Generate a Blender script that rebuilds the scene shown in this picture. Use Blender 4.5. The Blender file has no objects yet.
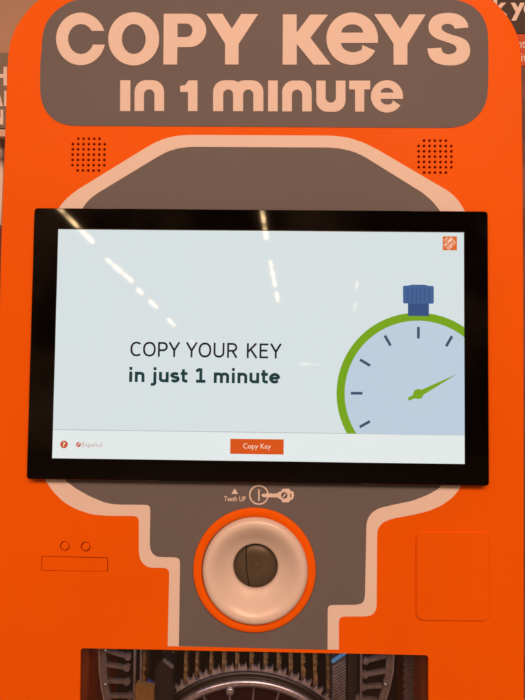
import bpy, bmesh, math, random
from mathutils import Vector, Matrix, Euler
from mathutils.geometry import delaunay_2d_cdt
random.seed(7)
sc = bpy.context.scene
COL = sc.collection
PI = math.pi

# ------------------------------------------------------------------ camera
F = 549.0                       # focal length in photograph pixels
Z0 = 1.45                       # height of the middle of the screen
YS = -0.010                     # front of the display glass; the kiosk's sheet metal is at y = 0
cam_loc = Vector((0.014595, -0.637646 + YS, -0.03145 + Z0))
cam_eul = Euler((math.radians(92.30802), math.radians(-0.680528), math.radians(0.837424)), 'XYZ')
cd = bpy.data.cameras.new('camera'); cam = bpy.data.objects.new('camera', cd); COL.objects.link(cam)
cam.location = cam_loc; cam.rotation_euler = cam_eul
cd.sensor_fit = 'VERTICAL'; cd.sensor_height = 24; cd.lens = 24 * F / 700
cd.clip_start = 0.01; cd.clip_end = 200
sc.camera = cam
CM = cam_eul.to_matrix()

def P(px, py, Y=0.0):
    """point of the photograph -> (x, z) on the upright plane y = Y"""
    d = CM @ Vector(((px - 262.5) / F, (350 - py) / F, -1))
    t = (Y - cam_loc.y) / d.y
    q = cam_loc + d * t
    return (q.x, q.z)
def PP(l, Y=0.0): return [P(x, y, Y) for x, y in l]
def S(Y=0.0):                    # metres per photo pixel near the middle at depth Y
    a, b = P(200, 400, Y), P(300, 400, Y)
    return (b[0] - a[0]) / 100

# ------------------------------------------------------------------ materials
def srgb(r, g, b):
    f = lambda c: c / 12.92 if c <= .04045 else ((c + .055) / 1.055) ** 2.4
    return (f(r / 255), f(g / 255), f(b / 255), 1)
def mat(name, col, rough=.5, metal=0, spec=.5, var=0, vscale=30, bump=0, bscale=400, emit=None, estr=1, rvar=0, coat=0):
    m = bpy.data.materials.new(name); m.use_nodes = True
    nt = m.node_tree; b = nt.nodes['Principled BSDF']
    c = col if len(col) == 4 else (*col, 1)
    b.inputs['Base Color'].default_value = c
    b.inputs['Roughness'].default_value = rough
    b.inputs['Metallic'].default_value = metal
    b.inputs['Specular IOR Level'].default_value = spec
    b.inputs['Coat Weight'].default_value = coat
    if emit:
        b.inputs['Emission Color'].default_value = emit if len(emit) == 4 else (*emit, 1)
        b.inputs['Emission Strength'].default_value = estr
    tc = nt.nodes.new('ShaderNodeTexCoord')
    if var:
        n = nt.nodes.new('ShaderNodeTexNoise'); n.inputs['Scale'].default_value = vscale; n.inputs['Detail'].default_value = 6
        r = nt.nodes.new('ShaderNodeMapRange'); r.inputs['From Min'].default_value = .3; r.inputs['From Max'].default_value = .7
        r.inputs['To Min'].default_value = 1 - var; r.inputs['To Max'].default_value = 1 + var
        h = nt.nodes.new('ShaderNodeHueSaturation'); h.inputs['Color'].default_value = c
        nt.links.new(tc.outputs['Object'], n.inputs['Vector']); nt.links.new(n.outputs['Fac'], r.inputs['Value'])
        nt.links.new(r.outputs['Result'], h.inputs['Value']); nt.links.new(h.outputs['Color'], b.inputs['Base Color'])
    if rvar:
        n = nt.nodes.new('ShaderNodeTexNoise'); n.inputs['Scale'].default_value = 14; n.inputs['Detail'].default_value = 8
        r = nt.nodes.new('ShaderNodeMapRange'); r.inputs['From Min'].default_value = .3; r.inputs['From Max'].default_value = .7
        r.inputs['To Min'].default_value = max(0, rough - rvar); r.inputs['To Max'].default_value = rough + rvar
        nt.links.new(tc.outputs['Object'], n.inputs['Vector']); nt.links.new(n.outputs['Fac'], r.inputs['Value'])
        nt.links.new(r.outputs['Result'], b.inputs['Roughness'])
    if bump:
        n = nt.nodes.new('ShaderNodeTexNoise'); n.inputs['Scale'].default_value = bscale; n.inputs['Detail'].default_value = 3
        bp = nt.nodes.new('ShaderNodeBump'); bp.inputs['Strength'].default_value = bump; bp.inputs['Distance'].default_value = .001
        nt.links.new(tc.outputs['Object'], n.inputs['Vector']); nt.links.new(n.outputs['Fac'], bp.inputs['Height'])
        nt.links.new(bp.outputs['Normal'], b.inputs['Normal'])
    return m
M = {}
M['orange'] = mat('orange_powder_coat', (.80, .140, .0005), .50, spec=.09, var=.045, vscale=3.5, bump=.06, bscale=900, rvar=.06)
M['grey'] = mat('grey_vinyl', (.142, .154, .176), .6, spec=.15, var=.03, vscale=9)
M['white'] = mat('white_vinyl', (.75, .755, .755), .55, spec=.15, var=.015, vscale=12)
M['cream'] = mat('cream_plastic', (.70, .70, .69), .28, spec=.5, var=.02, vscale=15)
M['black'] = mat('black_plastic', (.012, .010, .010), .35)
M['felt'] = mat('black_speaker_cloth', (.010, .003, .003), .9)
M['bezel'] = mat('black_bezel_glass', (.0015, .0012, .0012), .032, spec=.5)
M['slotdisc'] = mat('bronze_slot_disc', (.075, .068, .048), .4, spec=.4, var=.12, vscale=60)
M['slit'] = mat('dark_slit', (.004, .003, .002), .8)
M['steel'] = mat('brushed_steel', (.46, .45, .52), .26, metal=.75, var=.25, vscale=180, rvar=.1)
M['dsteel'] = mat('dark_steel', (.20, .185, .20), .34, metal=.5, var=.3, vscale=150, rvar=.1)
M['brass'] = mat('tarnished_brass', (.26, .17, .075), .45, metal=.35, var=.7, vscale=140, rvar=.12)
M['bbrass'] = mat('bright_brass', (.30, .18, .06), .35, metal=.3, var=.2, vscale=120)
M['chamber'] = mat('dark_chamber_lining', (.02, .012, .010), .7, var=.3, vscale=20)
M['chamberside'] = mat('orange_chamber_side', (.50, .08, .006), .6, var=.2, vscale=15)
M['dred'] = mat('dark_red_plastic', (.035, .006, .008), .3, var=.35, vscale=22)  # dark red plastic of the ring disc, mottled by noise
M['blue'] = mat('blue_plastic', (.07, .30, .62), .4)
M['dblue'] = mat('dark_blue_plastic', (.035, .09, .32), .4)
def emis(name, rgb, k=1.0, rough=.05):
    c = srgb(*rgb); return mat(name, (.004, .004, .004), .032, spec=.5, emit=c, estr=k)
M['scr'] = emis('lit_screen_white', (215, 224, 226))
M['foot'] = emis('lit_screen_footer', (226, 233, 232))
M['rule'] = emis('lit_screen_rule', (180, 186, 183))
M['sgreen'] = emis('lit_screen_green', (118, 164, 28))
M['sface'] = emis('lit_screen_dial', (188, 205, 221))
M['stick'] = emis('lit_screen_tick', (62, 78, 104))
M['scap'] = emis('lit_screen_crown', (68, 98, 148))
M['scap2'] = emis('lit_screen_crown_dark', (54, 80, 130))
M['stext'] = emis('lit_screen_black_text', (26, 28, 30))
M['stext2'] = emis('lit_screen_teal_text', (22, 58, 60))
M['sorange'] = emis('lit_screen_orange', (214, 82, 22))
M['slogo'] = emis('lit_screen_logo_orange', (222, 108, 50))
M['swhite'] = emis('lit_screen_label', (250, 226, 206))
M['slink'] = emis('lit_screen_link', (190, 150, 138))
M['shelp'] = emis('lit_screen_help', (196, 84, 50))
# thin acrylic pane: clear with a gloss
m = bpy.data.materials.new('clear_acrylic'); m.use_nodes = True; nt = m.node_tree; nt.nodes.clear()
o = nt.nodes.new('ShaderNodeOutputMaterial'); mx = nt.nodes.new('ShaderNodeMixShader'); fr = nt.nodes.new('ShaderNodeFresnel')
tr = nt.nodes.new('ShaderNodeBsdfTransparent'); gl = nt.nodes.new('ShaderNodeBsdfGlossy'); gl.inputs['Roughness'].default_value = .05
fr.inputs['IOR'].default_value = 1.45; tr.inputs['Color'].default_value = (.93, .90, .88, 1)
nt.links.new(fr.outputs[0], mx.inputs[0]); nt.links.new(tr.outputs[0], mx.inputs[1]); nt.links.new(gl.outputs[0], mx.inputs[2]); nt.links.new(mx.outputs[0], o.inputs[0])
M['acrylic'] = m

# ------------------------------------------------------------------ helpers
def link(name, me, m, parent=None):
    o = bpy.data.objects.new(name, me); COL.objects.link(o)
    if m: me.materials.append(m)
    if parent: o.parent = parent; o.matrix_parent_inverse = Matrix.Translation(-wloc(parent))
    return o
def wloc(o):
    v = o.location.copy() if not o.parent else Vector((0, 0, 0))
    while o.parent: o = o.parent; v += o.location if not o.parent else Vector((0, 0, 0))
    return v
def tag(o, label, cat, group=None, kind=None):
    if label: o['label'] = label
    if cat: o['category'] = cat
    if group: o['group'] = group
    if kind: o['kind'] = kind
    return o
def empty(name, loc, label, cat, group=None):
    o = bpy.data.objects.new(name, None); COL.objects.link(o); o.location = loc; o.empty_display_size = .05
    return tag(o, label, cat, group)
def area(p):
    return sum(p[i - 1][0] * p[i][1] - p[i][0] * p[i - 1][1] for i in range(len(p))) / 2
def ccw(p): return list(p) if area(p) > 0 else list(reversed(p))
def cdt(polys, holes=()):
    """union of polys minus holes -> 2d verts, triangles"""
    vs, fs = [], []
    for p in list(polys) + list(holes):
        p = ccw(p); k = len(vs); vs += [Vector(q) for q in p]; fs.append(list(range(k, k + len(p))))
    nk = len(polys)
    r = delaunay_2d_cdt(vs, [], fs, 0, 1e-7, True)
    tri = []
    for f, of in zip(r[2], r[5]):
        if of and not any(k >= nk for k in of): tri.append(list(f))
    return r[0], tri
def sheet(name, polys, m, parent, Y, holes=()):
    """flat vinyl or printed graphic on the plane y = Y"""
    v, t = cdt(polys, holes)
    me = bpy.data.meshes.new(name)
    me.from_pydata([(q[0], Y, q[1]) for q in v], [], t)   # ccw in (x, z) faces -y
    me.update()
    return link(name, me, m, parent)
def plate_bm(bm, polys, Y0, Y1, holes=(), bev=0):
    """solid plate from y=Y0 (front) to Y1 with holes; bev = chamfer of the front rim of the outlines"""
    outs = [ccw(p) for p in polys]; hs = [ccw(p) for p in holes]
    fo = [inset(p, bev) for p in outs] if bev else outs
    fh = [inset(p, -bev) for p in hs] if bev else hs
    for ps, hh, Y, flip in ((fo, fh, Y0, False), (outs, hs, Y1, True)):
        v, t = cdt(ps, hh)
        bv = [bm.verts.new((q[0], Y, q[1])) for q in v]
        for f in t:
            try: bm.faces.new([bv[i] for i in (reversed(f) if flip else f)])
            except ValueError: pass
    def wall(a, b, Ya, Yb, inv):
        n = len(a)
        A = [bm.verts.new((q[0], Ya, q[1])) for q in a]; B = [bm.verts.new((q[0], Yb, q[1])) for q in b]
        for i in range(n):
            j = (i + 1) % n
            f = [A[i], B[i], B[j], A[j]]
            bm.faces.new(f[::-1] if inv else f)
    for p, q in zip(outs, fo):
        if bev: wall(q, p, Y0, Y0 + bev, False)
        wall(p, p, Y0 + bev, Y1, False)
    for p, q in zip(hs, fh):
        if bev: wall(q, p, Y0, Y0 + bev, True)
        wall(p, p, Y0 + bev, Y1, True)
def fin(name, bm, m, parent=None, smooth=False):
    bmesh.ops.remove_doubles(bm, verts=bm.verts, dist=1e-6)
    bmesh.ops.recalc_face_normals(bm, faces=bm.faces)
    me = bpy.data.meshes.new(name); bm.to_mesh(me); bm.free()
    if smooth:
        for p in me.polygons: p.use_smooth = True
    return link(name, me, m, parent)
def plate(name, polys, Y0, Y1, m, parent, holes=(), bev=0):
    bm = bmesh.new(); plate_bm(bm, polys, Y0, Y1, holes, bev); return fin(name, bm, m, parent)
def inset(p, d):
    n = len(p); out = []
    for i in range(n):
        a, b, c = Vector(p[i - 1]), Vector(p[i]), Vector(p[(i + 1) % n])
        e1 = (b - a).normalized(); e2 = (c - b).normalized()
        n1 = Vector((-e1.y, e1.x)); n2 = Vector((-e2.y, e2.x)); nn = n1 + n2
        if nn.length < 1e-6: nn = n1
        nn.normalize(); k = d / max(.5, nn.dot(n1)); out.append(tuple(b + nn * k))
    return out
def circ(cx, cz, r, n=48, ry=None):
    ry = ry or r
    return [(cx + r * math.cos(2 * PI * i / n), cz + ry * math.sin(2 * PI * i / n)) for i in range(n)]
def rrect(x0, z0, x1, z1, r, n=8):
    out = []
    for cx, cz, a in ((x1 - r, z1 - r, 0), (x0 + r, z1 - r, 90), (x0 + r, z0 + r, 180), (x1 - r, z0 + r, 270)):
        for i in range(n + 1):
            t = math.radians(a + 90 * i / n); out.append((cx + r * math.cos(t), cz + r * math.sin(t)))
    return out
def rquad(c, r, n=8):
    """rounded quad through four corner points (any order round the loop)"""
    c = ccw(c); out = []
    for i in range(len(c)):
        a, b, d = Vector(c[i - 1]), Vector(c[i]), Vector(c[(i + 1) % len(c)])
        u = (a - b).normalized() * r; v = (d - b).normalized() * r
        for k in range(n + 1):
            t = k / n * PI / 2
            out.append(tuple(b + u * (1 - math.sin(t)) + v * (1 - math.cos(t))))
    return out
def smooth(p, cut=2.4, it=3):
    """corner cutting with a capped length (points in photo pixels)"""
    for _ in range(it):
        q = []
        n = len(p)
        for i in range(n):
            a, b = Vector(p[i]), Vector(p[(i + 1) % n]); L = (b - a).length
            if L < 1e-6: continue
            t = min(.25, cut / L)
            q += [tuple(a.lerp(b, t)), tuple(a.lerp(b, 1 - t))]
        p = q; cut *= .5
    return p
def arc(cx, cy, rx, ry, a0, a1, n=14, e=2.0):
    out = []
    for i in range(n + 1):
        t = math.radians(a0 + (a1 - a0) * i / n); c, s = math.cos(t), math.sin(t)
        out.append((cx + rx * math.copysign(abs(c) ** (2 / e), c), cy + ry * math.copysign(abs(s) ** (2 / e), s)))
    return out
def stroke(pl, w, caps=False):
    """a pen line as a list of overlapping polygons"""
    out = []; h = w / 2
    for i in range(len(pl) - 1):
        a, b = Vector(pl[i]), Vector(pl[i + 1]); d = b - a
        if d.length < 1e-9: continue
        d.normalize(); n = Vector((-d.y, d.x)) * h
        out.append([tuple(a - n), tuple(b - n), tuple(b + n), tuple(a + n)])
    rng = range(0 if caps else 1, len(pl) if caps else len(pl) - 1)
    for i in rng: out.append(circ(pl[i][0], pl[i][1], h, 12))
    return out
def lathe(name, prof, c, m, parent, n=96):
    """profile of (radius, y) turned round the axis y through c=(x,z)"""
    bm = bmesh.new(); rings = []
    for r, y in prof:
        rings.append([bm.verts.new((c[0] + r * math.cos(2 * PI * i / n), y, c[1] + r * math.sin(2 * PI * i / n))) for i in range(n)])
    for a, b in zip(rings, rings[1:]):
        for i in range(n): bm.faces.new([a[i], a[(i + 1) % n], b[(i + 1) % n], b[i]])
    return fin(name, bm, m, parent, True)
def box_bm(bm, x0, x1, y0, y1, z0, z1, rot=0, c=None):
    v = []
    for x, y, z in ((x0, y0, z0), (x1, y0, z0), (x1, y0, z1), (x0, y0, z1), (x0, y1, z0), (x1, y1, z0), (x1, y1, z1), (x0, y1, z1)):
        if rot:
            cx, cz = c or ((x0 + x1) / 2, (z0 + z1) / 2); dx, dz = x - cx, z - cz
            x = cx + dx * math.cos(rot) - dz * math.sin(rot); z = cz + dx * math.sin(rot) + dz * math.cos(rot)
        v.append(bm.verts.new((x, y, z)))
    for f in ((0, 1, 2, 3), (5, 4, 7, 6), (1, 5, 6, 2), (4, 0, 3, 7), (3, 2, 6, 7), (4, 5, 1, 0)): bm.faces.new([v[i] for i in f])
def text_sheet(name, s, x0, x1, zb, m, parent, Y, bold=0, slope=0, capz=None):
    """a line of the built-in typeface fitted between x0 and x1 on baseline zb (capz: letter height)"""
    cu = bpy.data.curves.new(name, 'FONT'); cu.body = s; cu.offset = bold; cu.resolution_u = 3
    t = bpy.data.objects.new(name, cu); COL.objects.link(t)
    bpy.context.view_layer.update()
    me = bpy.data.meshes.new_from_object(t.evaluated_get(bpy.context.evaluated_depsgraph_get()))
    bpy.data.objects.remove(t); bpy.data.curves.remove(cu)
    xs = [v.co.x for v in me.vertices]; a, b = min(xs), max(xs); k = (x1 - x0) / (b - a)
    kz = capz / .69 if capz else k
    for v in me.vertices:
        X = x0 + (v.co.x - a) * k; v.co = Vector((X, Y, zb + v.co.y * kz + slope * (X - x0)))
    me.materials.clear(); me.update()
    return link(name, me, m, parent)

# ------------------------------------------------------------------ stroke alphabets (cap height 1)
def glyphs(w, xh=.73, desc=.22):
    h = w / 2; t = 1 - h; x = xh - h; G = {}
    L = lambda *p: list(p)
    e = 2.25
    G['C'] = (.66, [arc(.38, .5, .33 - h * .4, .5 - h, 48, 312, 22, e)])
    G['O'] = (.76, [arc(.38, .5, .34 - h * .4, .5 - h, 0, 360, 30, e)])
    G['P'] = (.62, [L((.09, 0), (.09, 1)), L((.09, t), (.34, t)) + arc(.34, (t + .44) / 2, .24 - h * .5, (t - .44) / 2, 90, -90, 12) + [(.09, .44)]])
    G['Y'] = (.62, [L((.02, 1), (.31, .44)), L((.60, 1), (.31, .44)), L((.31, .46), (.31, 0))])
    G['U'] = (.70, [L((.09, 1), (.09, .32)) + arc(.35, .32, .26, .32 - h, 180, 360, 16) + [(.61, 1)]])
    G['R'] = (.66, [L((.09, 0), (.09, 1)), L((.09, t), (.36, t)) + arc(.36, (t + .47) / 2, .24 - h * .5, (t - .47) / 2, 90, -90, 12) + [(.09, .47)], L((.34, .47), (.59, 0))])
    G['K'] = (.65, [L((.09, 0), (.09, 1)), L((.58, 1), (.09, .40)), L((.25, .60), (.61, 0))])
    G['E'] = (.58, [L((.09, 0), (.09, 1)), L((.09, t), (.54, t)), L((.09, .52), (.49, .52)), L((.09, h), (.54, h))])
    q = .30
    G['i'] = (q, [L((q / 2, 0), (q / 2, xh)), L((q / 2, 1.05), (q / 2, 1.05 - w))])
    G['j'] = (q, [L((q / 2, xh), (q / 2, -.06)) + arc(q / 2 - .14, -.06, .14, desc - h - .03, 0, -90, 6) + [(-.06, -desc + h - .03)], L((q / 2, 1.05), (q / 2, 1.05 - w))])
    a = .13; b = .49; mid = (a + b) / 2; ra = (b - a) / 2
    arch = lambda x0, x1: [(x0, .42)] + arc((x0 + x1) / 2, xh - .24, (x1 - x0) / 2, .24 - h, 180, 0, 12) + [(x1, 0)]
    G['n'] = (.62, [L((a, 0), (a, xh)), arch(a, b)])
    G['m'] = (.92, [L((a, 0), (a, xh)), arch(a, .46), arch(.46, .79)])
    G['u'] = (.62, [L((b, 0), (b, xh)), [(a, xh), (a, .24)] + arc(mid, .24, ra, .24 - h, 180, 360, 12)])
    G['s'] = (.52, [arc(.26, x - .155, .175, .155, 35, 180, 8) + [(.13, .43), (.24, .375), (.36, .33)] + arc(.26, .155 + h * .9, .18, .155, 40, -150, 10)])
    G['t'] = (.42, [L((.17, .93), (.17, .2)) + arc(.30, .2, .13, .2 - h, 180, 270, 6) + [(.39, h)], L((.03, x), (.39, x))])
    G['e'] = (.60, [[(.10, .37), (.52, .37)], arc(.31, xh / 2, .22, xh / 2 - h, 0, 318, 20)])
    G['1'] = (.62, [L((.33, 0), (.33, 1)), L((.08, .80), (.31, .965)), L((.08, h), (.58, h))])
    G[' '] = (.31, [])
    return G
def pen_text(name, s, G, w, p0, p1, cap, m, parent, Y, sq=.86, track=.075):
    """a pen-drawn line of writing from p0 to p1 (baseline ends, photo pixels)"""
    a, b = Vector(P(*p0, Y)), Vector(P(*p1, Y)); W = 0; polys = []
    kern = {('P', 'Y'): -.03, ('Y', ' '): -.04, (' ', 'Y'): -.04}
    pens = []
    for i, ch in enumerate(s):
        adv, st = G[ch]; W += kern.get((s[i - 1], ch), 0) if i else 0
        for pl in st: pens.append([(x * sq + W, y) for x, y in pl])
        W += adv * sq + track
    xs = [x for pl in pens for x, y in pl]; lo, hi = min(xs) - w / 2 * .7, max(xs) + w / 2 * .7
    kx = (b - a).length / (hi - lo); u = (b - a).normalized(); v = Vector((-u.y, u.x))
    for pl in pens:
        q = [tuple(a + u * ((x - lo) * kx) + v * (y * cap)) for x, y in pl]
        polys += stroke(q, w * cap)
    return sheet(name, polys, m, parent, Y)

# ================================================================== THE KIOSK
kiosk = empty('key_kiosk', (0, 0, 0), 'orange key copying kiosk with grey header, black touch screen and round key slot', 'kiosk')

top_l = [(4, 150), (7, 72), (8, 55), (10, 42), (15, 28), (21.5, 18), (30, 7.5), (38, 0), (50, -7), (64, -12), (80, -14)]
top_r = [(450, -12), (466, -10.5), (481, -6), (494, 1), (500, 7.2), (505.7, 13.8), (511.4, 22), (516.4, 32), (519.6, 43), (521.2, 57), (521.9, 100)]
L0 = P(1.5, 225); L1 = P(6, 110); 
outline = PP(smooth([*top_r[::-1], *top_l[::-1]][::-1], 3, 2)[1:-1])
# straight sides down to the floor, following the same slight flare as the upper edges
xl, xr = P(2.6, 200)[0], P(523.2, 250)[0]
core = PP([(x, y) for x, y in smooth([(5.8, 118)] + top_l[1:] + top_r + [(522, 118)], 3, 2) if y < 102])
low_l = PP([(5.2, 130), (2.6, 200), (.6, 260), (-1.8, 380), (-4, 700)]); low_r = PP([(523.9, 700), (523.7, 375), (523.2, 250), (522.6, 160)])
outline = [(low_l[-1][0], .02)] + low_l[::-1] + core + low_r[::-1] + [(low_r[0][0], .02)]
outline = ccw(outline)

win = rquad(PP([(80.5, 648.5), (428.3, 655.5), (429, 930), (77, 925)]), .004)
fc = P(255.3, 569.3); fR = 52.6 * S() * 1.005
slot_hole = circ(fc[0], fc[1], .0575, 64)
def grille(pts, px, py, u, v):
    out = []
    for r in range(7):
        for c in range(7):
            if (r in (0, 6)) and (c in (0, 6)): continue
            out.append((px + (c - 3) * u[0] + (r - 3) * v[0], py + (c - 3) * u[1] + (r - 3) * v[1]))
    return out
g1 = grille(None, 88.4, 154.6, (5.3, .02), (-.12, 5.28))
g2 = grille(None, 435.1, 156.6, (5.45, .02), (0.02, 5.32))
sp_holes = [circ(*P(x, y), 1.32 * S(), 10) for x, y in g1 + g2]
hatch = PP([(41.5, 556.3), (107.8, 557.8), (107.8, 572), (41.2, 571)])
hatch_hole = rquad(hatch, .0006, 2)
screw_c = [P(64.6, 546.4), P(85.5, 547)]
screw_holes = [circ(c[0], c[1], 4.75 * S(), 28) for c in screw_c]
front = plate('front_panel', [outline], 0, .003, M['orange'], kiosk,
              holes=[win, slot_hole, hatch_hole] + sp_holes + screw_holes, bev=.0005)
# body: shell behind the sheet
bm = bmesh.new()
bo = inset(outline, .0008)
n = len(bo)
A = [bm.verts.new((q[0], .003, q[1])) for q in bo]; B = [bm.verts.new((q[0], .46, q[1])) for q in bo]
for i in range(n): bm.faces.new([A[i], B[i], B[(i + 1) % n], A[(i + 1) % n]])
bm.faces.new(B)
box_bm(bm, bo[0][0], bo[0][0] + .001, .44, .45, .03, .04)
fin('body', bm, M['orange'], kiosk)
bm = bmesh.new(); box_bm(bm, xl + .02, xr - .02, .03, .44, 0, .02); fin('plinth', bm, M['black'], kiosk)
for g in (g1, g2):
    c = P(*g[22]); r = 22 * S()
    plate('speaker_cloth', [rrect(c[0] - r, c[1] - r, c[0] + r, c[1] + r, .004)], .0036, .008, M['felt'], kiosk)

# header
hd = [(40.3, 66), (40.2, 90), (41.5, 101), (46, 112), (55, 121), (66, 125.3), (80, 126), (262, 127), (445, 128), (458, 127.2), (470, 122.8), (481, 112.5),
      (486.5, 101), (488, 90), (488.3, 60), (488, 35), (486, 23.5), (480, 12.5), (470, 4.5), (458, .2), (445, -.8), (262, -1.8), (90, -1.6), (78, -.6), (67, 3.2), (55, 11.5),
      (46.3, 22.5), (42.8, 34), (42, 45)]
header = sheet('header_panel', [PP(smooth(hd, 3))], M['grey'], kiosk, -.0004)
def E(x0, x1, y0, y1, n=48): return [((x0 + x1) / 2 + (x1 - x0) / 2 * math.cos(2 * PI * i / n), (y0 + y1) / 2 + (y1 - y0) / 2 * math.sin(2 * PI * i / n)) for i in range(n)]
def ea(x0, x1, y0, y1, a0, a1, n=24, e=2.0): return arc((x0 + x1) / 2, (y0 + y1) / 2, (x1 - x0) / 2, -(y1 - y0) / 2, a0, a1, n, e)
letters = []   # (polys, holes)
# C
def ang(x, y, x0, x1, y0, y1): return math.degrees(math.atan2(-(y - (y0 + y1) / 2) / ((y1 - y0) / 2), (x - (x0 + x1) / 2) / ((x1 - x0) / 2)))
def boxC(x0, x1, y0, y1, ix0, ix1, iy0, iy1, ya, yb):
    o0 = math.degrees(math.asin(((y0 + y1) / 2 - ya) / ((y1 - y0) / 2))); o1 = math.degrees(math.asin((yb - (y0 + y1) / 2) / ((y1 - y0) / 2)))
    i0 = math.degrees(math.asin(((iy0 + iy1) / 2 - ya) / ((iy1 - iy0) / 2))); i1 = math.degrees(math.asin((yb - (iy0 + iy1) / 2) / ((iy1 - iy0) / 2)))
    return ea(x0, x1, y0, y1, o0, 360 - o1, 40) + ea(ix0, ix1, iy0, iy1, 360 - i1, i0, 34)
letters.append(([boxC(56.3, 105.6, 13, 65.6, 68.4, 94, 24.5, 54.4, 31.3, 45)], []))
letters.append(([E(108.4, 159.3, 12.6, 65.8)], [E(122.1, 145.8, 24.5, 54.4)]))
letters.append(([[(163.9, 14.1), (189, 14.1)] + ea(172, 206.3, 14.1, 47.6, 88, -88, 18) + [(189, 47.6), (177.5, 47.6), (177.2, 64.9), (163.5, 64.9)]],
                [[(177.6, 24), (187, 24)] + ea(180.5, 192.6, 24, 37.4, 85, -85, 12) + [(187, 37.4), (177.6, 37.4)]]))
letters.append(([[(206.3, 14.1), (222.4, 14.1), (231.9, 29), (241.4, 14.3), (258.2, 14.5), (238.6, 44.6), (238.5, 64.9), (225.0, 64.9), (225.1, 44)]], []))
letters.append(([[(282.9, 14.8), (296.6, 14.8), (296.6, 33), (310.2, 15), (328, 15.1), (310.3, 38.2), (330.8, 65), (313.5, 65), (296.7, 44.2), (296.6, 65), (282.6, 65)]], []))
def gl_e(x0, x1, y0, y1, cx0, cx1, cy0, cyb, bar, lx0, lx1, ly1, tix, tiy, tox, toy):
    cx, cy = (x0 + x1) / 2, (y0 + y1) / 2
    a_out = -ang(tox, toy, x0, x1, y0, y1)
    # outer from bar's right end, anticlockwise over the top to the lower terminal, then inside back
    yb = bar
    a0 = math.degrees(math.asin((cy - yb) / ((y1 - y0) / 2)))
    outer = ea(x0, x1, y0, y1, a0, 360 - a_out, 44)
    # lower opening: half ellipse lx0..lx1 from y=bar down to ly1
    low = [(lx0 + (lx1 - lx0) / 2 + (lx1 - lx0) / 2 * math.cos(t), bar + (ly1 - bar) * math.sin(t)) for t in [math.radians(20 + 160 * k / 14) for k in range(15)]]
    low = [(tix, tiy)] + [q for q in low if q[0] < tix - .3] + [(lx0, bar)]
    upper = [((cx0 + cx1) / 2 + (cx1 - cx0) / 2 * math.cos(t), cyb - (cyb - cy0) * math.sin(t)) for t in [PI * k / 14 for k in range(15)]]
    return ([outer + low], [upper])
letters.append(gl_e(326.3, 377.9, 12.9, 65.3, 341.3, 363, 24.8, 33, 43.4, 341, 365, 52.6, 362.3, 45.4, 376.2, 51.6))
letters.append(([[(373.9, 14.5), (390.3, 14.5), (400, 29.2), (409.2, 14.7), (425.5, 14.9), (407.3, 44.5), (407.2, 65.1), (393.4, 65.1), (393.3, 44)]], []))
Sc = [(460.9, 28.0), (459.4, 23.8), (454.5, 20.3), (448.2, 19.5), (441.5, 20.7), (436.6, 24.2), (435.5, 28.4), (437.8, 32.4), (443, 35.2), (449, 37.2), (455.5, 39.6), (461, 43.2), (463.2, 48.5), (461.6, 54), (456.8, 57.8), (449.6, 59.5), (441.8, 58.4), (436.0, 54.6), (434.2, 48.2)]
def catmull(p, k=4):
    q = [Vector(p[0]) * 2 - Vector(p[1])] + [Vector(a) for a in p] + [Vector(p[-1]) * 2 - Vector(p[-2])]; o = []
    for i in range(1, len(q) - 2):
        for j in range(k):
            t = j / k; a, b, c, d = q[i - 1:i + 3]
            o.append(tuple(.5 * (2 * b + (c - a) * t + (2 * a - 5 * b + 4 * c - d) * t * t + (3 * b - a - 3 * c + d) * t ** 3)))
    return o + [p[-1]]
Sa = [(406, 105), (401, 86), (386, 67), (362, 54), (332, 50), (300, 53), (275, 64), (260, 83), (256, 106), (264, 129), (286, 146), (320, 158), (350, 169), (361, 183), (356, 197), (334, 205), (312, 199), (303, 180)]
Sb = [(252, 183), (256, 205), (269, 226), (294, 241), (333, 247), (371, 243), (398, 228), (411, 203), (411, 178), (400, 156), (377, 142), (341, 131), (315, 120), (305, 108), (309, 97), (324, 91), (339, 93), (349, 99), (354, 109)]
letters.append(([[(360 + x / 3.75, y / 3.75) for x, y in catmull(Sa) + catmull(Sb)]], []))
# second line
def arch_(xa, xb, xc, xd, y0, y1, top=9.2):   # n with legs xa-xb and xc-xd
    ro = 11.5
    o = [(xa, y1)] + arc(xa + ro, y0 + ro, ro, -ro, 180, 90, 8) + arc(xd - ro, y0 + ro, ro, -ro, 90, 0, 8) + [(xd, y1), (xc, y1)]
    w = (xc - xb) / 2
    return o + arc((xb + xc) / 2, y0 + top + w, w, -w, 0, 180, 10) + [(xb, y1)]
letters.append(([[(120.4, 80.6), (130.6, 80.6), (130.4, 111.4), (120.2, 111.4)]], []))
letters.append(([arch_(134.7, 144.2, 154.5, 164.2, 80.5, 111.3)], []))
letters.append(([[(180.2, 86.4), (185.5, 85.2), (188.6, 80.7), (197.6, 80.7), (197.5, 111.4), (188.1, 111.4), (188.1, 92.4), (180.2, 92.4)]], []))
letters.append(([arch_(213.2, 223.2, 233.2, 243.2, 80.6, 111.5), arch_(233.2, 243.2, 253.3, 263.4, 80.6, 111.5)], []))
letters.append(([[(268.1, 80.8), (277.8, 80.8), (277.7, 111.7), (268, 111.7)]], []))
letters.append(([arch_(282.2, 291.8, 302.2, 311.6, 80.8, 111.8)], []))
letters.append(([[(a, 192.6 - b) for a, b in arch_(316.2, 325.6, 335.8, 345.4, 80.4, 111.7)]], []))
letters.append(([[(349.1, 80.9), (370, 80.9), (370, 89.7), (364.2, 89.7), (364.1, 112), (354.9, 112), (354.9, 89.7), (349.1, 89.7)]], []))
letters.append(gl_e(370.8, 402.9, 80.5, 112.9, 380.4, 393.2, 88.2, 93, 99.3, 380.4, 394, 105, 392.6, 100.6, 401.4, 106.6))
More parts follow.
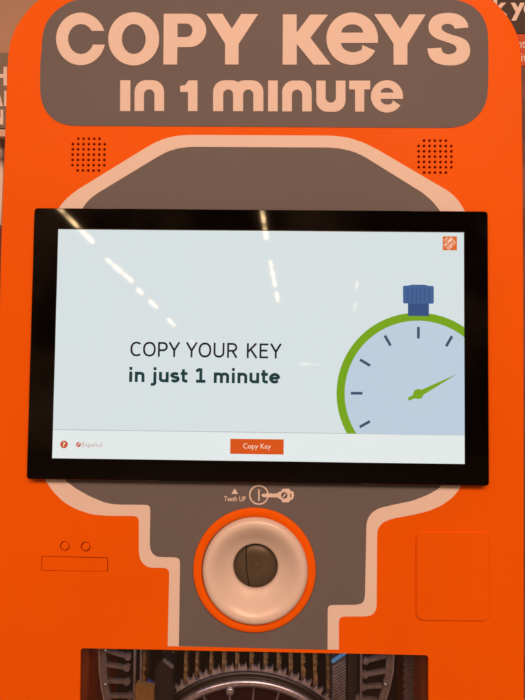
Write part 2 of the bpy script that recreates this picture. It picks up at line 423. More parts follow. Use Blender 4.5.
for k, (ps, hs) in enumerate(letters):
    sheet('letter', [PP(p) for p in ps], M['white'], header, -.0008, [PP(h) for h in hs])

# central graphic: grey field with a white border
outerL = [(190, 134.9), (178, 135.7), (167.3, 137.8), (156.7, 141.8), (147.3, 146.9), (76.7, 190.3), (66, 199), (59.3, 207), (54, 220), (50, 240), (38, 440), (40, 466),
          (45.2, 480), (52.9, 491.3), (63.5, 502), (75.7, 509), (91, 514.2), (106.2, 515.8), (135.2, 516), (138, 517.6), (138.8, 520.3), (138.8, 554), (141.2, 562), (147.3, 567), (153, 567.8), (165, 567.8), (168.4, 569.6), (169.2, 573), (167.7, 646)]
outerR = [(338.9, 649.7), (338.9, 621.4), (340, 617.7), (343.6, 616.5), (366, 616.4), (373, 614.8), (376.6, 608.6), (377.1, 540), (377.2, 533.5), (378.3, 527.9), (382.7, 522.4), (391.8, 518.8), (413.1, 514.8), (428.4, 511.1), (440.6, 506), (452.8, 497.4), (460.4, 487.7),
          (466, 474), (468, 450), (470, 240), (468, 220), (464.3, 209.8), (457.3, 199.1), (449.3, 191.7), (377.3, 149.5), (364, 142.9), (350.7, 138.3), (340, 136.4), (328, 135.6)]
innerL = [(190, 146.9), (178, 148.5), (167.3, 151.7), (156.7, 157.5), (96.7, 193.8), (88.7, 200.2), (83.3, 207), (76, 222), (72, 240), (56, 440), (58, 466), (65, 480), (75.7, 488.3), (91, 496.8), (106.2, 502.9), (116.9, 504.4), (146, 504.7), (149.6, 505.8), (150.4, 509), (149.8, 546), (151.9, 552.9), (156.5, 556.4), (161, 557), (175.5, 557.2), (179.2, 558.4), (180, 562), (179, 646)]
innerR = [(327.5, 649.7), (327.7, 609), (328.6, 605.6), (332, 604.8), (356, 604.7), (362.9, 603.1), (364.9, 597.1), (366, 540), (366.2, 526), (367.4, 518.8), (372, 512), (379.6, 507.8), (394.9, 504.3), (413.1, 500.5), (428.4, 494.4), (440, 487.7),
          (446, 474), (448, 450), (450, 240), (446, 222), (439.2, 209.8), (432, 201), (422.7, 193), (364, 156.5), (353.3, 151.7), (340, 148.6), (328, 147.6)]
def pin(p, ends):   # keep the square lower ends sharp: duplicate the points
    out = []
    for q in p: out += [q, q] if q in ends else [q]
    return out
def smooth_open(p, cut=2.2):
    a = smooth(p, cut, 3)
    return a
ends = {(167.7, 646), (338.9, 649.7), (179, 646), (327.5, 649.7)}
def smooth_keep(p):
    out = p
    cut = 2.2
    for _ in range(3):
        q = []; n = len(out)
        for i in range(n):
            a, b = Vector(out[i]), Vector(out[(i + 1) % n]); L = (b - a).length
            t = min(.25, cut / L) if L > 1e-6 else .25
            q.append(out[i] if out[i] in ends else tuple(a.lerp(b, t)))
            q.append(out[(i + 1) % n] if out[(i + 1) % n] in ends else tuple(a.lerp(b, 1 - t)))
        r = [q[0]]
        for s_ in q[1:]:
            if s_ != r[-1]: r.append(s_)
        if r[-1] == r[0]: r.pop()
        out = r; cut *= .5
    return out
fo = PP(smooth_keep(outerL + outerR)); fi = PP(smooth_keep(innerL + innerR))
ring_c = P(254.4, 569.2); ring_R = 60.4 * S()
rh = circ(*fc, .0575, 64)
field = sheet('graphic_field', [fi], M['grey'], kiosk, -.0004, [rh])
sheet('graphic_border', [fo], M['white'], field, -.0002, [rh])

# ------------------------------------------------------------------ key slot
zc = -.005
lathe('key_slot_ring', [(.0578, -.0003), (ring_R, -.0003), (ring_R + .0002, -.0010), (ring_R - .0003, -.0030), (ring_R - .001, -.0034), (.0616, -.0036), (.0612, -.0030), (.0612, .0)], ring_c, M['orange'], kiosk)
prof = [(.0606, .0005), (.0607, -.0030), (.0603, -.0060), (.0592, -.0085), (.0574, -.0103), (.0550, -.0112), (.0525, -.0112), (.0500, -.0103), (.047, -.0085), (.044, -.0062), (.041, -.0036), (.038, -.0008), (.035, .0018), (.032, .0042), (.0295, .0060), (.0275, .0074), (.0265, .0086), (.026, .0105), (.026, .016)]
k0 = 61.0e-3 / .0607
funnel = lathe('key_slot', [(r * k0, y) for r, y in prof], fc, M['cream'], kiosk, 128)
lathe('slot_disc', [(0, .0140), (.012, .0140), (.0262, .0138), (.0265, .016)], fc, M['slotdisc'], funnel, 64)
Yd = .0134
sl = [P(246.3, 543.5, Yd), P(245.9, 556, Yd), P(246.6, 570, Yd), P(248.9, 586, Yd)]
plate('slot_slit', stroke(sl, .0012), Yd, Yd + .0003, M['slit'], funnel)
lathe('slot_boss', [(0, .0137), (.0030, .0135), (.0036, .0136), (.0040, .0139)], (fc[0] + .001, fc[1] - .001), M['slotdisc'], funnel, 24)

# key diagram above the slot
Yk = -.0008
kp = []
kp.append(PP([(234.7, 488.4), (238.1, 494), (231.3, 494)], Yk))
cc = P(258.9, 494.9, Yk); s = S(Yk)
diag = sheet('key_diagram', [circ(*cc, 9.8 * s)], M['white'], kiosk, Yk, [circ(*cc, 8.4 * s)])
sheet('arrow_mark', kp, M['white'], diag, Yk)
sheet('slot_mark', [PP([(258.2, 489.2), (259.6, 489.2), (259.6, 501), (258.2, 501)], Yk)], M['white'], diag, Yk - .0001)
key = [(261.2, 495.2), (263, 493.6), (265, 494.0), (267, 492.8), (269, 493.9), (271, 493), (273, 493.8), (275, 493.2), (277.5, 493.4), (279, 491.8), (281, 491.4), (282.6, 488.8), (289, 488.6), (291, 491), (293.4, 491.6), (294, 495.4), (293, 499.2), (290.6, 500), (288.6, 502.4), (282.4, 502.2), (281, 499.4), (279, 498.6), (277.6, 497.5), (263, 497.0)]
sheet('key_mark', [PP(key, Yk)], M['white'], diag, Yk - .0002, [PP(E(280.9, 287.5, 492, 498.8, 20), Yk), PP([(290, 493.6), (291.4, 493.6), (291.4, 497.4), (290, 497.4)], Yk)])
sheet('key_hole_mark', stroke(PP([(282.6, 497.4), (285.8, 493.6)], Yk), .0014), M['white'], diag, Yk - .0002)
a = P(223.8, 501, Yk); b = P(245.8, 501, Yk)
text_sheet('lettering', 'Teeth UP', a[0], b[0], a[1], M['white'], diag, Yk, bold=.012, capz=4.7 * s)

# ------------------------------------------------------------------ hatch, screws, access door
hq = ccw(hatch)
plate('lock_plate', [rquad(inset(hq, .0007), .0005, 2)], .0001, .0027, M['orange'], kiosk, bev=.0002)
for c in screw_c:
    scw = lathe('screw', [(0, .0003), (.0022, .0002), (.0040, .0000), (.0046, .0006), (.0047, .0030)], c, M['orange'], kiosk, 32)
dq = PP([(415.6, 530.6), (489.6, 531.4), (490, 621.3), (415.4, 620.3)])
dr = rquad(dq, 8 * S(), 10)
plate('access_door', [dr], -.0021, -.0002, M['orange'], kiosk, bev=.0014)

# ------------------------------------------------------------------ touch screen
W, H = .4765, .4765 * 9 / 16
bx0, bx1, bz0, bz1 = -W / 2 - .0286, W / 2 + .0280, -H / 2 - .0246 + Z0, H / 2 + .0252 + Z0
ts = plate('touch_screen', [rrect(bx0, bz0, bx1, bz1, .004)], YS, -.0006, M['bezel'], kiosk, bev=.0007)
tb = .0
Y1 = YS - .00015
sx0, sx1, sz0, sz1 = -W / 2 + .0008, W / 2, -H / 2 + Z0, H / 2 + Z0
zf = P(54, 430.6, Y1)[1]; zf2 = P(460, 434, Y1)[1]; zf = (zf + zf2) / 2
R_ = lambda x0, z0, x1, z1: [(x0, z0), (x1, z0), (x1, z1), (x0, z1)]
sheet('screen_border', [R_(sx0 - .0010, sz0 - .0010, sx1 + .0010, sz1 + .0010)], mat('screen_gasket', (.006, .005, .005), .25), ts, YS - .00005)
sheet('screen_image', [R_(sx0, sz0, sx1, sz1)], M['scr'], ts, Y1)
sheet('footer_bar', [R_(sx0, sz0, sx1, zf)], M['foot'], ts, Y1 - .00005)
sheet('footer_rule', [R_(sx0, zf - .0004, sx1, zf + .0004)], M['rule'], ts, Y1 - .0001)
Yg = Y1 - .00015
cx, cz = P(418.3, 394, Yg); s = S(Yg)
def clip(poly, x1, z0):
    def half(p, ins, isec):
        o = []
        for i in range(len(p)):
            a, b = p[i - 1], p[i]
            if ins(b):
                if not ins(a): o.append(isec(a, b))
                o.append(b)
            elif ins(a): o.append(isec(a, b))
        return o
    p = half(poly, lambda q: q[0] <= x1, lambda a, b: (x1, a[1] + (b[1] - a[1]) * (x1 - a[0]) / (b[0] - a[0])))
    return half(p, lambda q: q[1] >= z0, lambda a, b: (a[0] + (b[0] - a[0]) * (z0 - a[1]) / (b[1] - a[1]), z0))
ro = clip(ccw(circ(cx, cz, 81.2 * s, 140)), sx1, zf); ri = clip(ccw(circ(cx, cz, 73.2 * s, 140)), sx1, zf)
sheet('stopwatch_ring', [ro], M['sgreen'], ts, Yg, )
sheet('stopwatch_dial', [ri], M['sface'], ts, Yg - .00005)
tk = []
for k in range(12):
    t = math.radians(30 * k); d = (math.sin(t), math.cos(t))
    p0 = (cx + d[0] * 55.4 * s, cz + d[1] * 55.4 * s); p1 = (cx + d[0] * 67 * s, cz + d[1] * 67 * s)
    if max(p0[0], p1[0]) > sx1 - .002 or min(p0[1], p1[1]) < zf + .002: continue
    tk += stroke([p0, p1], 2.6 * s)
    sheet('tick_mark', stroke([p0, p1], 2.7 * s), M['stick'], ts, Yg - .0001)
q = lambda x, y: (cx + x * s, cz - y * s)
sheet('stopwatch_hand', [[q(-9, 3.6), q(-8, 6), q(2, 2.6), q(38.5, -20.4), q(-1, -2.4)], circ(cx - 8.3 * s, cz - 4.6 * s, 1.9 * s, 16), circ(cx, cz, 5 * s, 32)], M['sgreen'], ts, Yg - .0001)
crown = sheet('stopwatch_crown', [[q(-10.3, -91), q(-10.3, -78), q(10.5, -78), q(10.5, -91)]], M['scap2'], ts, Yg - .0001)
sheet('crown_cap', [rquad([q(-15.4, -108.4), q(-15.2, -90.4), q(15.4, -90.4), q(15.4, -108.4)], 1.6 * s, 4), [q(-13, -108), q(13, -108), q(6, -109.4), q(-6, -109.4)]], M['scap'], ts, Yg - .00015)
for xx in (-10.4, -6.2, -2, 2.2, 6.4, 10.6):
    sheet('crown_groove', [[q(xx - .5, -105), q(xx - .5, -92), q(xx + .5, -92), q(xx + .5, -105)]], M['scap2'], ts, Yg - .0002)
pen_text('headline_text', 'COPY YOUR KEY', glyphs(.13), .13, (130.3, 356.3), (281.6, 358.6), 14.9 * s, M['stext'], ts, Yg)
pen_text('subheading_text', 'in just 1 minute', glyphs(.205), .205, (129.2, 382.0), (280.2, 383.6), 14.4 * s, M['stext2'], ts, Yg, .95, .02)
# button
bq = PP([(230.4, 438.8), (283.7, 439.3), (283.7, 454.4), (230.4, 453.9)], Yg)
zb0, zb1 = (bq[2][1] + bq[3][1]) / 2, (bq[0][1] + bq[1][1]) / 2
btn = sheet('copy_button', [R_(bq[0][0], zb0, bq[1][0], zb1)], M['sorange'], ts, Yg)
a, b = P(243.2, 449.4, Yg), P(270.8, 449.4, Yg)
text_sheet('button_text', 'Copy Key', a[0], b[0], zb0 + (zb1 - zb0) * .36, M['swhite'], ts, Yg - .0001, capz=5.2 * s, bold=-.004)
# help icon, language link
hc = P(64, 444.4, Yg); sheet('help_icon', [circ(*hc, 3.8 * s, 32)], M['shelp'], ts, Yg)
text_sheet('help_text', '?', hc[0] - 1.3 * s, hc[0] + 1.3 * s, hc[1] - 2.1 * s, M['swhite'], ts, Yg - .0001, capz=4.2 * s, bold=.02)
gc = P(78.4, 444.6, Yg)
sheet('globe_icon', [circ(*gc, 2.5 * s, 24)], M['shelp'], ts, Yg, [circ(gc[0] + .5 * s, gc[1] + .9 * s, .9 * s, 10), circ(gc[0] - .9 * s, gc[1] - .5 * s, .6 * s, 8)])
a, b = P(82.2, 446.8, Yg), P(102, 446.8, Yg)
text_sheet('language_text', 'Español', a[0], b[0], a[1], M['slink'], ts, Yg, capz=4.6 * s, bold=-.006)
# store logo: orange square, white writing on the diagonal
lx0, lz1 = P(442.7, 236.3, Yg); ls = 14.2 * s; lc = (lx0 + ls / 2, lz1 - ls / 2)
logo = sheet('store_logo', [R_(lc[0] - ls / 2, lc[1] - ls / 2, lc[0] + ls / 2, lc[1] + ls / 2)], M['slogo'], ts, Yg)
def diag_text(s_, off, size, width):
    cu = bpy.data.curves.new('t', 'FONT'); cu.body = s_; cu.offset = .01; cu.resolution_u = 2
    t = bpy.data.objects.new('t', cu); COL.objects.link(t); bpy.context.view_layer.update()
    me = bpy.data.meshes.new_from_object(t.evaluated_get(bpy.context.evaluated_depsgraph_get())); bpy.data.objects.remove(t)
    xs = [v.co.x for v in me.vertices]; a, b = min(xs), max(xs)
    for v in me.vertices:
        u = ((v.co.x - a) / (b - a) - .5) * width; w = (v.co.y / .7 - .5) * size + off
        X = u * .7071 - w * .7071; Z = u * .7071 + w * .7071
        v.co = Vector((max(lc[0] - ls / 2, min(lc[0] + ls / 2, lc[0] + X)), Yg - .0001, max(lc[1] - ls / 2, min(lc[1] + ls / 2, lc[1] + Z))))
    me.materials.clear(); return link('logo_lettering', me, M['swhite'], ts)
diag_text('THE', ls * .40, ls * .13, ls * .34)
diag_text('HOME', ls * .15, ls * .25, ls * .80)
diag_text('DEPOT', -ls * .18, ls * .25, ls * .78)

# ------------------------------------------------------------------ window and the works behind it
pane = sheet('window_pane', [rquad(PP([(79, 647), (430, 654), (431, 932), (75, 927)]), .004)], M['acrylic'], kiosk, .0042)
D = .16
wx0 = P(79.5, 700)[0] - .0004; wz1 = P(70, 640)[1]; wx1 = P(429, 700)[0] + .0004; wz0 = P(250, 935)[1]
cham = bmesh.new()
v = lambda x, y, z: cham.verts.new((x, y, z))
c8 = [v(wx0, .005, wz0), v(wx1, .005, wz0), v(wx1, .005, wz1), v(wx0, .005, wz1), v(wx0, D, wz0), v(wx1, D, wz0), v(wx1, D, wz1), v(wx0, D, wz1)]
for f in ((4, 5, 6, 7), (3, 2, 6, 7), (0, 1, 5, 4)): cham.faces.new([c8[i] for i in f])
fin('key_chamber', cham, M['chamber'], kiosk)
for x, nm in ((wx0 - .0012, 0), (wx1 + .0012, 1)):
    bm = bmesh.new(); box_bm(bm, x - .001, x + .001, .0055, D, wz0, wz1); fin('chamber_side', bm, M['chamberside'], kiosk)
# curved orange-brown guard inside each edge of the window
for pts in ([(81, 652), (97, 700)], [(395, 655), (425, 700)]):
    pass
YR = .050
gc_ = P(247, 801, YR); s = S(YR)
def gear(cx, cz, r0, r1, rt, n):
    o = []
    for i in range(n):
        a = 2 * PI * i / n; st = 2 * PI / n
        for f, r in ((.0, r1), (.12, r1), (.22, rt), (.34, r1 + (rt - r1) * .5), (.60, r1 + (rt - r1) * .45), (.72, rt * .999), (.84, r1)):
            o.append((cx + r * math.cos(a + f * st), cz + r * math.sin(a + f * st)))
    return o
gz = plate('toothed_ring', [gear(*gc_, 0, 122.5 * s, 129.5 * s, 60)], YR + .004, YR + .010, M['steel'], kiosk, holes=[circ(*gc_, 112 * s, 96)])
def tor(name, R, r, Y, m, par, ry=None):
    return lathe(name, [(R + r * math.cos(t), Y - (ry or r) * math.sin(t)) for t in [PI * k / 8 for k in range(9)]], gc_, m, par, 140)
tor('ring_groove', 119.5 * s, 2.6 * s, YR + .004, M['black'], kiosk)
tor('ring_groove', 115.5 * s, 1.3 * s, YR + .004, M['black'], kiosk)
tor('ring_band', 110 * s, 3.4 * s, YR + .003, M['steel'], kiosk, .0025)
lathe('ring_disc', [(0, YR + .012), (60 * s, YR + .012), (104 * s, YR + .014), (113 * s, YR + .006)], gc_, M['dred'], kiosk, 96)
for k in range(26):
    a = 2 * PI * (k + .3) / 26
    if math.sin(a) < .6: continue
    r = 92 * s; x, z = gc_[0] + r * math.cos(a), gc_[1] + r * math.sin(a); ribs = bmesh.new()
    box_bm(ribs, x - 13 * s, x + 13 * s, YR + .006, YR + .0115, z - .9 * s, z + .9 * s, a)
    fin('ring_rib', ribs, M['dsteel'], kiosk)
nt_ = P(230, 692, YR)
lathe('ring_stud', [(0, YR - .002), (3.2 * s, YR - .002), (4 * s, YR - .001), (4.2 * s, YR + .004)], nt_, M['steel'], kiosk, 20)

# key blanks seen edge-on behind the ring
GRP = 'key blanks hanging behind the toothed ring'
def blank_mesh(w, h, seed):
    rnd = random.Random(seed); bm = bmesh.new(); n = 26
    z = 0
    while z < h:
        dz = rnd.choice((.0016, .0024, .0032, .0045)); ww = w * rnd.uniform(.62, 1.05); sh = (ww - w) / 2
        box_bm(bm, -ww / 2 + sh, ww / 2 + sh, -rnd.uniform(.0008, .0022), .004, -z - dz, -z)
        z += dz
    box_bm(bm, -w * .2, w * .2, .0035, .03, -h, 0)
    me = bpy.data.meshes.new('key_blank'); bmesh.ops.recalc_face_normals(bm, faces=bm.faces); bm.to_mesh(me); bm.free(); me.materials.append(M['brass']); return me
kx = [146, 166, 173, 187, 198, 212, 225, 238, 252, 266, 279, 291, 303, 315, 328]
words = ['third', 'fourth']
YB = YR + .016
names = ['first', 'second', 'third', 'fourth', 'fifth', 'sixth', 'seventh', 'eighth', 'ninth', 'tenth', 'eleventh', 'twelfth', 'thirteenth', 'fourteenth', 'last']
for i, x in enumerate(kx):
    a = P(x, 640, YB)
    o = bpy.data.objects.new('key_blank', blank_mesh((4.6 if i > 5 else 3.6) * S(YB), .125 + .0 * i, i)); COL.objects.link(o)
    o.location = (a[0], YB + .001 * (i % 3), a[1] + .004); o.rotation_euler = (0, math.radians((x - 247) * -.02), 0)
    tag(o, f'dark brass key blank hanging behind the toothed ring, {names[i]} of the row from the left', 'key blank', GRP)
# ladder-like side racks
def rack(sgn, rail, rungs, seed):
    rnd = random.Random(seed); Yk_ = .032
    bm = bmesh.new()
    rp = PP(rail, Yk_)
    plate_bm(bm, stroke(rp, 6.2 * S(Yk_)), Yk_, Yk_ + .006)
    r = fin('key_rack', bm, M['dsteel'], kiosk)
    edge = [(x - sgn * 3.6, y) for x, y in rail]
    plate('rack_rail_edge', stroke(PP(edge, Yk_), 1.3 * S(Yk_)), Yk_ - .0015, Yk_ + .003, M['steel'], r)
    for (xa, ya, xb, yb) in rungs:
        b2 = bmesh.new()
        plate_bm(b2, stroke(PP([(xa, ya), (xb, yb)], Yk_), 3.4 * S(Yk_)) + [circ(*P(xb, yb, Yk_), 3.3 * S(Yk_), 10)], Yk_ - .001, Yk_ + .004)
        fin('rack_rung', b2, M['dsteel'], r)
    for (x, y) in [(rail[0][0] + 3 * sgn, rail[0][1] + 10), (rail[0][0] + 3.4 * sgn, rail[0][1] + 44)]:
        lathe('rack_screw', [(0, Yk_ - .003), (1.6 * S(), Yk_ - .0026), (2 * S(), Yk_)], P(x, y, Yk_), M['steel'], r, 14)
    return r
rack(1, [(102, 640), (103, 656), (103.5, 672), (105.5, 688), (108.5, 702), (113, 722), (120, 745)], [(104, 650, 128, 657), (105, 664.5, 127, 668), (106, 681, 127, 682), (110, 696, 130, 696), (116, 712, 136, 710)], 1)
rack(-1, [(389, 640), (390, 656), (389, 672), (385.5, 688), (381, 702), (374, 722), (366, 745)], [(386, 656, 366, 661), (386, 671, 365, 675), (382, 686, 363, 687), (377, 700, 359, 699), (370, 716, 352, 713)], 2)
# vertical bars beside the racks
for x0, x1, Yv, mm in ((134.0, 136.2, .028, 'dsteel'), (360.4, 362.4, .028, 'dsteel'), (140.5, 142, .06, 'steel'), (404, 415, .07, 'dsteel')):
    a, b = P(x0, 640, Yv), P(x1, 640, Yv)
    bm = bmesh.new(); box_bm(bm, a[0], b[0], Yv, Yv + .004, wz0 + .01, wz1 - .0015)
    if mm == 'dsteel' and x0 > 400:
        for k in range(30):
            z = wz1 - .003 - k * .0046; box_bm(bm, a[0] - .0016 * (k % 2), b[0] + .0014 * ((k + 1) % 2), Yv - .002, Yv + .002, z - .0028, z)
    fin('guide_bar', bm, M[mm], kiosk)
# magazines of key blanks: blue-topped box on the right, dark one on the left, brass and blue holders
def magazine(pts, Yf, Yb, m, topc, label, slats=0, topm=None, name='key_magazine'):
    r = plate(name, [PP(pts, Yf)], Yf, Yb, m, None, bev=.0006)
    tag(r, label, 'key magazine')
    if topm:
        plate('top_strip', stroke(PP(topc, Yf), 2.6 * S(Yf)), Yf - .001, Yf + .002, topm, r)
    if slats:
        (x0, y0), (x1, y1) = pts[0], pts[1]
        bm = bmesh.new()
        for k in range(slats):
            yy = y0 + 5 + k * 3.0
            a = stroke(PP([(x0 + .5, yy), (x0 + 13.5, yy - 7.5)], Yf), 1.5 * S(Yf)); plate_bm(bm, a, Yf - .0018, Yf + .001)
        fin('slat', bm, M['dsteel'], r)
    return r
darkbox = mat('dark_box_plastic', (.035, .036, .045), .4, var=.3, vscale=60)
magazine([(332, 662.5), (346, 653), (347, 760), (333, 765)], .034, .060, darkbox, [(332, 661.8), (347, 651.6)], 'dark ribbed key magazine with a light blue top edge inside the right of the window', 30, M['blue'])
magazine([(347.2, 652), (358, 652), (358, 765), (347.2, 765)], .040, .070, M['black'], None, 'plain black key magazine directly right of the blue topped one')
magazine([(155, 669), (163, 661), (172.5, 668.5), (172.5, 765), (155, 765)], .036, .065, M['black'], [(163.5, 659.5), (173, 667.5)], 'black key magazine with a thin grey top edge left of the toothed ring', 0, M['dsteel'])
magazine([(135, 686.5), (153.5, 690), (154, 740), (135, 738)], .026, .040, M['bbrass'], [(136, 685.5), (153.5, 689.2)], 'brass coloured key holder low beside the left rack', 0, M['bbrass'], 'brass_holder')
magazine([(146, 683), (157.5, 688), (160, 730), (155, 730), (146, 690)], .042, .052, M['dblue'], [(146.5, 682), (158, 687.5)], 'blue key holder behind the brass holder left of the ring', 0, M['dblue'], 'blue_holder')

# ================================================================== behind the kiosk
beige = mat('beige_store_wall', (.50, .38, .29), .8, var=.06, vscale=4, bump=.2, bscale=90)
bm = bmesh.new(); box_bm(bm, -3, 3, 1.6, 1.7, 0, 3.4); w = fin('wall', bm, beige); tag(w, None, None, kind='structure')
fl = bmesh.new(); box_bm(fl, -6, 6, -9, 1.6, -.05, 0)
w = fin('floor', fl, mat('polished_concrete_floor', (.30, .27, .24), .5, var=.1, vscale=3)); tag(w, None, None, kind='structure')
# left board
YL = .50
a = P(-60, 52.6, YL); b = P(40, 128, YL)
lb = plate('wall_sign', [rrect(a[0], b[1], b[0], a[1], .002, 2)], YL, YL + .02, mat('grey_sign_board', (.17, .165, .14), .6, var=.05), None)
lb_o = tag(lb, 'grey sign board with large pale capital letters behind the left edge of the kiosk', 'sign')
s = S(YL)
Ls = [[(-9, 67), (-5.5, 67), (-5.5, 74), (3.6, 74), (3.6, 67), (7, 67), (7, 85.8), (3.6, 85.8), (3.6, 78), (-5.5, 78), (-5.5, 85.8), (-9, 85.8)],
      [(-9, 106.3), (-4, 90.8), (-1, 90.8), (3, 106.3), (-.4, 106.3), (-1.4, 103), (-4.4, 103), (-5.4, 106.3)],
      [(4.4, 90.8), (6.6, 90.8), (6.4, 106.3), (4.2, 106.3)],
      [(-8, 109.8), (-5, 109.8), (.6, 118), (.6, 109.8), (3.4, 109.8), (3.4, 124.8), (.6, 124.8), (-5, 115.5), (-5, 124.8), (-8, 124.8)]]
for p in Ls: sheet('letter', [PP(p, YL)], M['white'], lb, YL - .0006)
def board(name, x0, y0, x1, y1, Y, m, label, cat):
    a = P(x0, y0, Y); b = P(x1, y1, Y)
    return tag(plate(name, [rrect(a[0], b[1], b[0], a[1], .001, 2)], Y, Y + .012, m, None), label, cat)
board('shelf_edge', -60, 129, 40, 136.5, .49, mat('pale_shelf', (.62, .50, .42), .6), 'pale shelf edge under the grey sign board left of the kiosk', 'shelf')
ub = board('display_board', -60, 137, 40, 226, .56, mat('brown_grey_board', (.36, .31, .28), .7, var=.12, vscale=18), 'dull brown display board below the pale shelf edge left of the kiosk', 'board')
u = PP([(0, 140), (2.2, 150), (3, 175), (2, 205), (.5, 224), (-2, 224), (-2, 140)], .56)
sheet('printed_curve', [u], M['white'], ub, .5594)
board('red_panel', -60, 227, 40, 420, .52, mat('dark_red_panel', (.12, .02, .015), .6), 'dark red panel low behind the left edge of the kiosk', 'panel')
# support post so the boards stand on the floor
for px, Y in ((-30, .58), (560, .47)):
    x = P(px, 100, Y)[0]
# right banner
YQ = .42
a = P(480, -60, YQ); b = P(600, 33.5, YQ)
rb = plate('display_banner', [rrect(a[0], b[1], b[0], a[1], .001, 2)], YQ, YQ + .03, mat('dark_brown_board', (.022, .014, .011), .6, var=.1), None)
tag(rb, 'tall display banner with cream lettering on dark brown behind the right edge of the kiosk', 'banner')
a = P(480, 33.9, YQ); b = P(600, 66, YQ)
plate('orange_band', [rrect(a[0], b[1], b[0], a[1], .001, 2)], YQ + .0005, YQ + .03, mat('orange_red_print', (.52, .075, .012), .6), rb)
a = P(480, 66.3, YQ); b = P(600, 700, YQ)
plate('photo_panel', [rrect(a[0], b[1], b[0], a[1], .001, 2)], YQ + .0005, YQ + .03, mat('mauve_print', (.19, .085, .075), .6, var=.6, vscale=9), rb)
a = P(486, 14.5, YQ); b = P(545, 14.5, YQ)
text_sheet('lettering', 'k you', P(493, 15, YQ)[0], P(550, 15, YQ)[0], a[1], M['white'], rb, YQ - .0006, bold=.035, capz=17.5 * S(YQ))
text_sheet('lettering', 'nt', P(517.5, 15, YQ)[0], P(525.4, 15, YQ)[0], P(520, 48, YQ)[1], M['white'], rb, YQ - .0001, bold=.01, capz=9 * S(YQ))
text_sheet('lettering', 'it', P(520.8, 15, YQ)[0], P(526.4, 15, YQ)[0], P(520, 61.5, YQ)[1], M['white'], rb, YQ - .0001, bold=.01, capz=9 * S(YQ))

# ================================================================== ceiling lights of the store, behind the photographer (seen in the glass)
em = bpy.data.materials.new('lit_tube'); em.use_nodes = True
b_ = em.node_tree.nodes['Principled BSDF']; b_.inputs['Base Color'].default_value = (.8, .8, .8, 1)
b_.inputs['Emission Color'].default_value = (1, .66, .33, 1); b_.inputs['Emission Strength'].default_value = 22
n_ = em.node_tree.nodes.new('ShaderNodeTexNoise'); n_.inputs['Scale'].default_value = 3.5; n_.inputs['Detail'].default_value = 2
t_ = em.node_tree.nodes.new('ShaderNodeTexCoord'); m_ = em.node_tree.nodes.new('ShaderNodeMapRange')
m_.inputs['From Min'].default_value = .38; m_.inputs['From Max'].default_value = .6; m_.inputs['To Min'].default_value = 7; m_.inputs['To Max'].default_value = 34
em.node_tree.links.new(t_.outputs['Object'], n_.inputs['Vector']); em.node_tree.links.new(n_.outputs['Fac'], m_.inputs['Value'])
em.node_tree.links.new(m_.outputs['Result'], b_.inputs['Emission Strength'])
em2 = em.copy(); em2.node_tree.nodes['Map Range'].inputs['To Max'].default_value = 9; em2.node_tree.nodes['Map Range'].inputs['To Min'].default_value = 3
hous = mat('fixture_white', (.5, .48, .45), .5)
def ray(px, py): return (CM @ Vector(((px - 262.5) / F, (350 - py) / F, -1))).normalized()
dv = ray(306, 456); up = (Vector((0, 0, 1)) - dv * dv.z).normalized()
def real(px, py, h=3.1, dist=None):
    d = ray(px, py); t = dist if dist else h / d.dot(up)
    q = cam_loc + d * t
    return Vector((q.x, 2 * YS - q.y, q.z))
rows = [('nearest strip light of the left ceiling row', 57, 206, 93, 242, .075, em), ('second strip light of the left ceiling row', 107, 259.5, 132, 281, .075, em),
        ('third strip light of the left ceiling row', 138, 289.5, 143, 294, .085, em), ('fourth strip light of the left ceiling row', 150, 301, 157, 307.5, .09, em),
        ('fifth strip light of the left ceiling row', 168, 319, 174.5, 325.5, .09, em), ('sixth strip light of the left ceiling row', 190, 340, 194.5, 344.5, .09, em2),
        ('nearest strip light of the middle ceiling row', 260.5, 200, 266.5, 238, .10, em), ('second strip light of the middle ceiling row', 270.5, 262, 275.2, 286, .08, em),
        ('third strip light of the middle ceiling row', 276.5, 293, 278, 301, .09, em),
        ('nearest strip light of the right ceiling row', 357.5, 282, 356, 290, .08, em2), ('second strip light of the right ceiling row', 355.5, 303, 354, 310, .08, em2),
        ('far strip light lying across the aisle', 299, 363.6, 319, 364.6, .07, em2)]
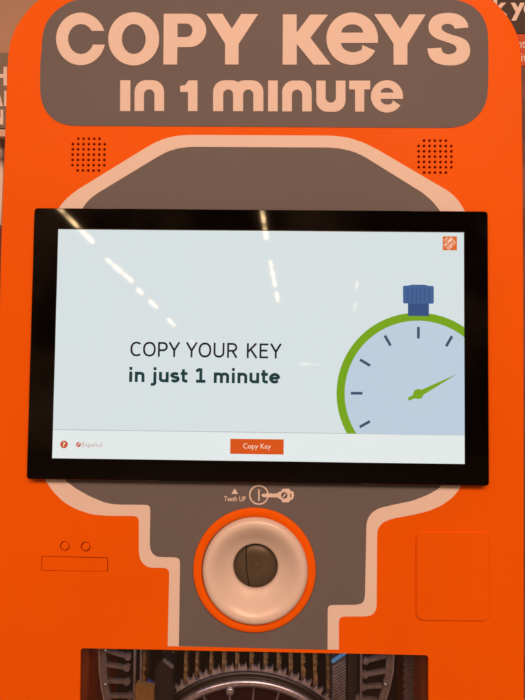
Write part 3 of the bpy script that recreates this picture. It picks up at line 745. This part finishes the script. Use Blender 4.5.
for lab, xa, ya, xb, yb, w_, mm in rows:
    if 'across' in lab: A_, B_ = real(xa, ya, dist=14), real(xb, yb, dist=14)
    else: A_, B_ = real(xa, ya), real(xb, yb)
    mid = (A_ + B_) / 2; d = B_ - A_; L = d.length; rot = d.to_track_quat('Y', 'Z')
    e_ = empty('ceiling_light', mid, lab + ', reflected in the screen glass', 'ceiling light', 'strip lights under the store ceiling')
    e_.rotation_mode = 'QUATERNION'; e_.rotation_quaternion = rot
    def loc_box(nm, x0, x1, z0, z1, m_, ext=0):
        bm = bmesh.new(); box_bm(bm, x0, x1, -L / 2 - ext, L / 2 + ext, z0, z1); bmesh.ops.recalc_face_normals(bm, faces=bm.faces)
        me = bpy.data.meshes.new(nm); bm.to_mesh(me); bm.free(); me.materials.append(m_)
        o = bpy.data.objects.new(nm, me); COL.objects.link(o); o.parent = e_
    w_ *= .46; loc_box('diffuser', -w_ / 2, w_ / 2, -.02, .018, mm)
    loc_box('housing', -w_ * .4, w_ * .4, .02, .07, hous, .02)

# ================================================================== light
wd = bpy.data.worlds.new('World'); sc.world = wd; wd.use_nodes = True
nt = wd.node_tree; bg = nt.nodes['Background']
tc = nt.nodes.new('ShaderNodeTexCoord'); nz = nt.nodes.new('ShaderNodeTexNoise'); nz.inputs['Scale'].default_value = 5; nz.inputs['Detail'].default_value = 5
rp_ = nt.nodes.new('ShaderNodeValToRGB'); rp_.color_ramp.elements[0].position = .42; rp_.color_ramp.elements[0].color = (.03, .009, .004, 1)
rp_.color_ramp.elements[1].position = .72; rp_.color_ramp.elements[1].color = (.42, .23, .12, 1)
nt.links.new(tc.outputs['Generated'], nz.inputs['Vector']); nt.links.new(nz.outputs['Fac'], rp_.inputs['Fac']); nt.links.new(rp_.outputs['Color'], bg.inputs['Color'])
bg.inputs['Strength'].default_value = 1.0
def lamp(name, loc, tgt, sx, sy, power, col):
    l = bpy.data.lights.new(name, 'AREA'); l.shape = 'RECTANGLE'; l.size = sx; l.size_y = sy; l.energy = power; l.color = col
    o = bpy.data.objects.new(name, l); COL.objects.link(o); o.location = loc
    o.rotation_euler = (Vector(tgt) - Vector(loc)).to_track_quat('-Z', 'Y').to_euler()
    return o
WARM = (1, .53, .345)
lamp('overhead_lamp', (1.0, -4.5, 4.25), (0, 0, 1.2), 3.4, 1.6, 254, WARM)
lamp('overhead_lamp', (-2.2, -4.5, 4.25), (0, 0, 1.2), 1.8, 1.6, 86, WARM)

lamp('chamber_fill_light', (P(250, 600, .02)[0], .012, wz1 - .004), (P(250, 600, .02)[0], .07, wz1 - .10), (.30), .012, .055, (.90, .87, 1.0))  # assumed cool light, added to brighten the works; no fitting is modelled
sc.view_settings.view_transform = 'Standard'; sc.view_settings.look = 'None'; sc.view_settings.exposure = 0; sc.view_settings.gamma = 1
sc.cycles.use_denoising = True
sc.cycles.max_bounces = 8
sc.cycles.pixel_filter_type = 'BLACKMAN_HARRIS'; sc.cycles.filter_width = 1.8
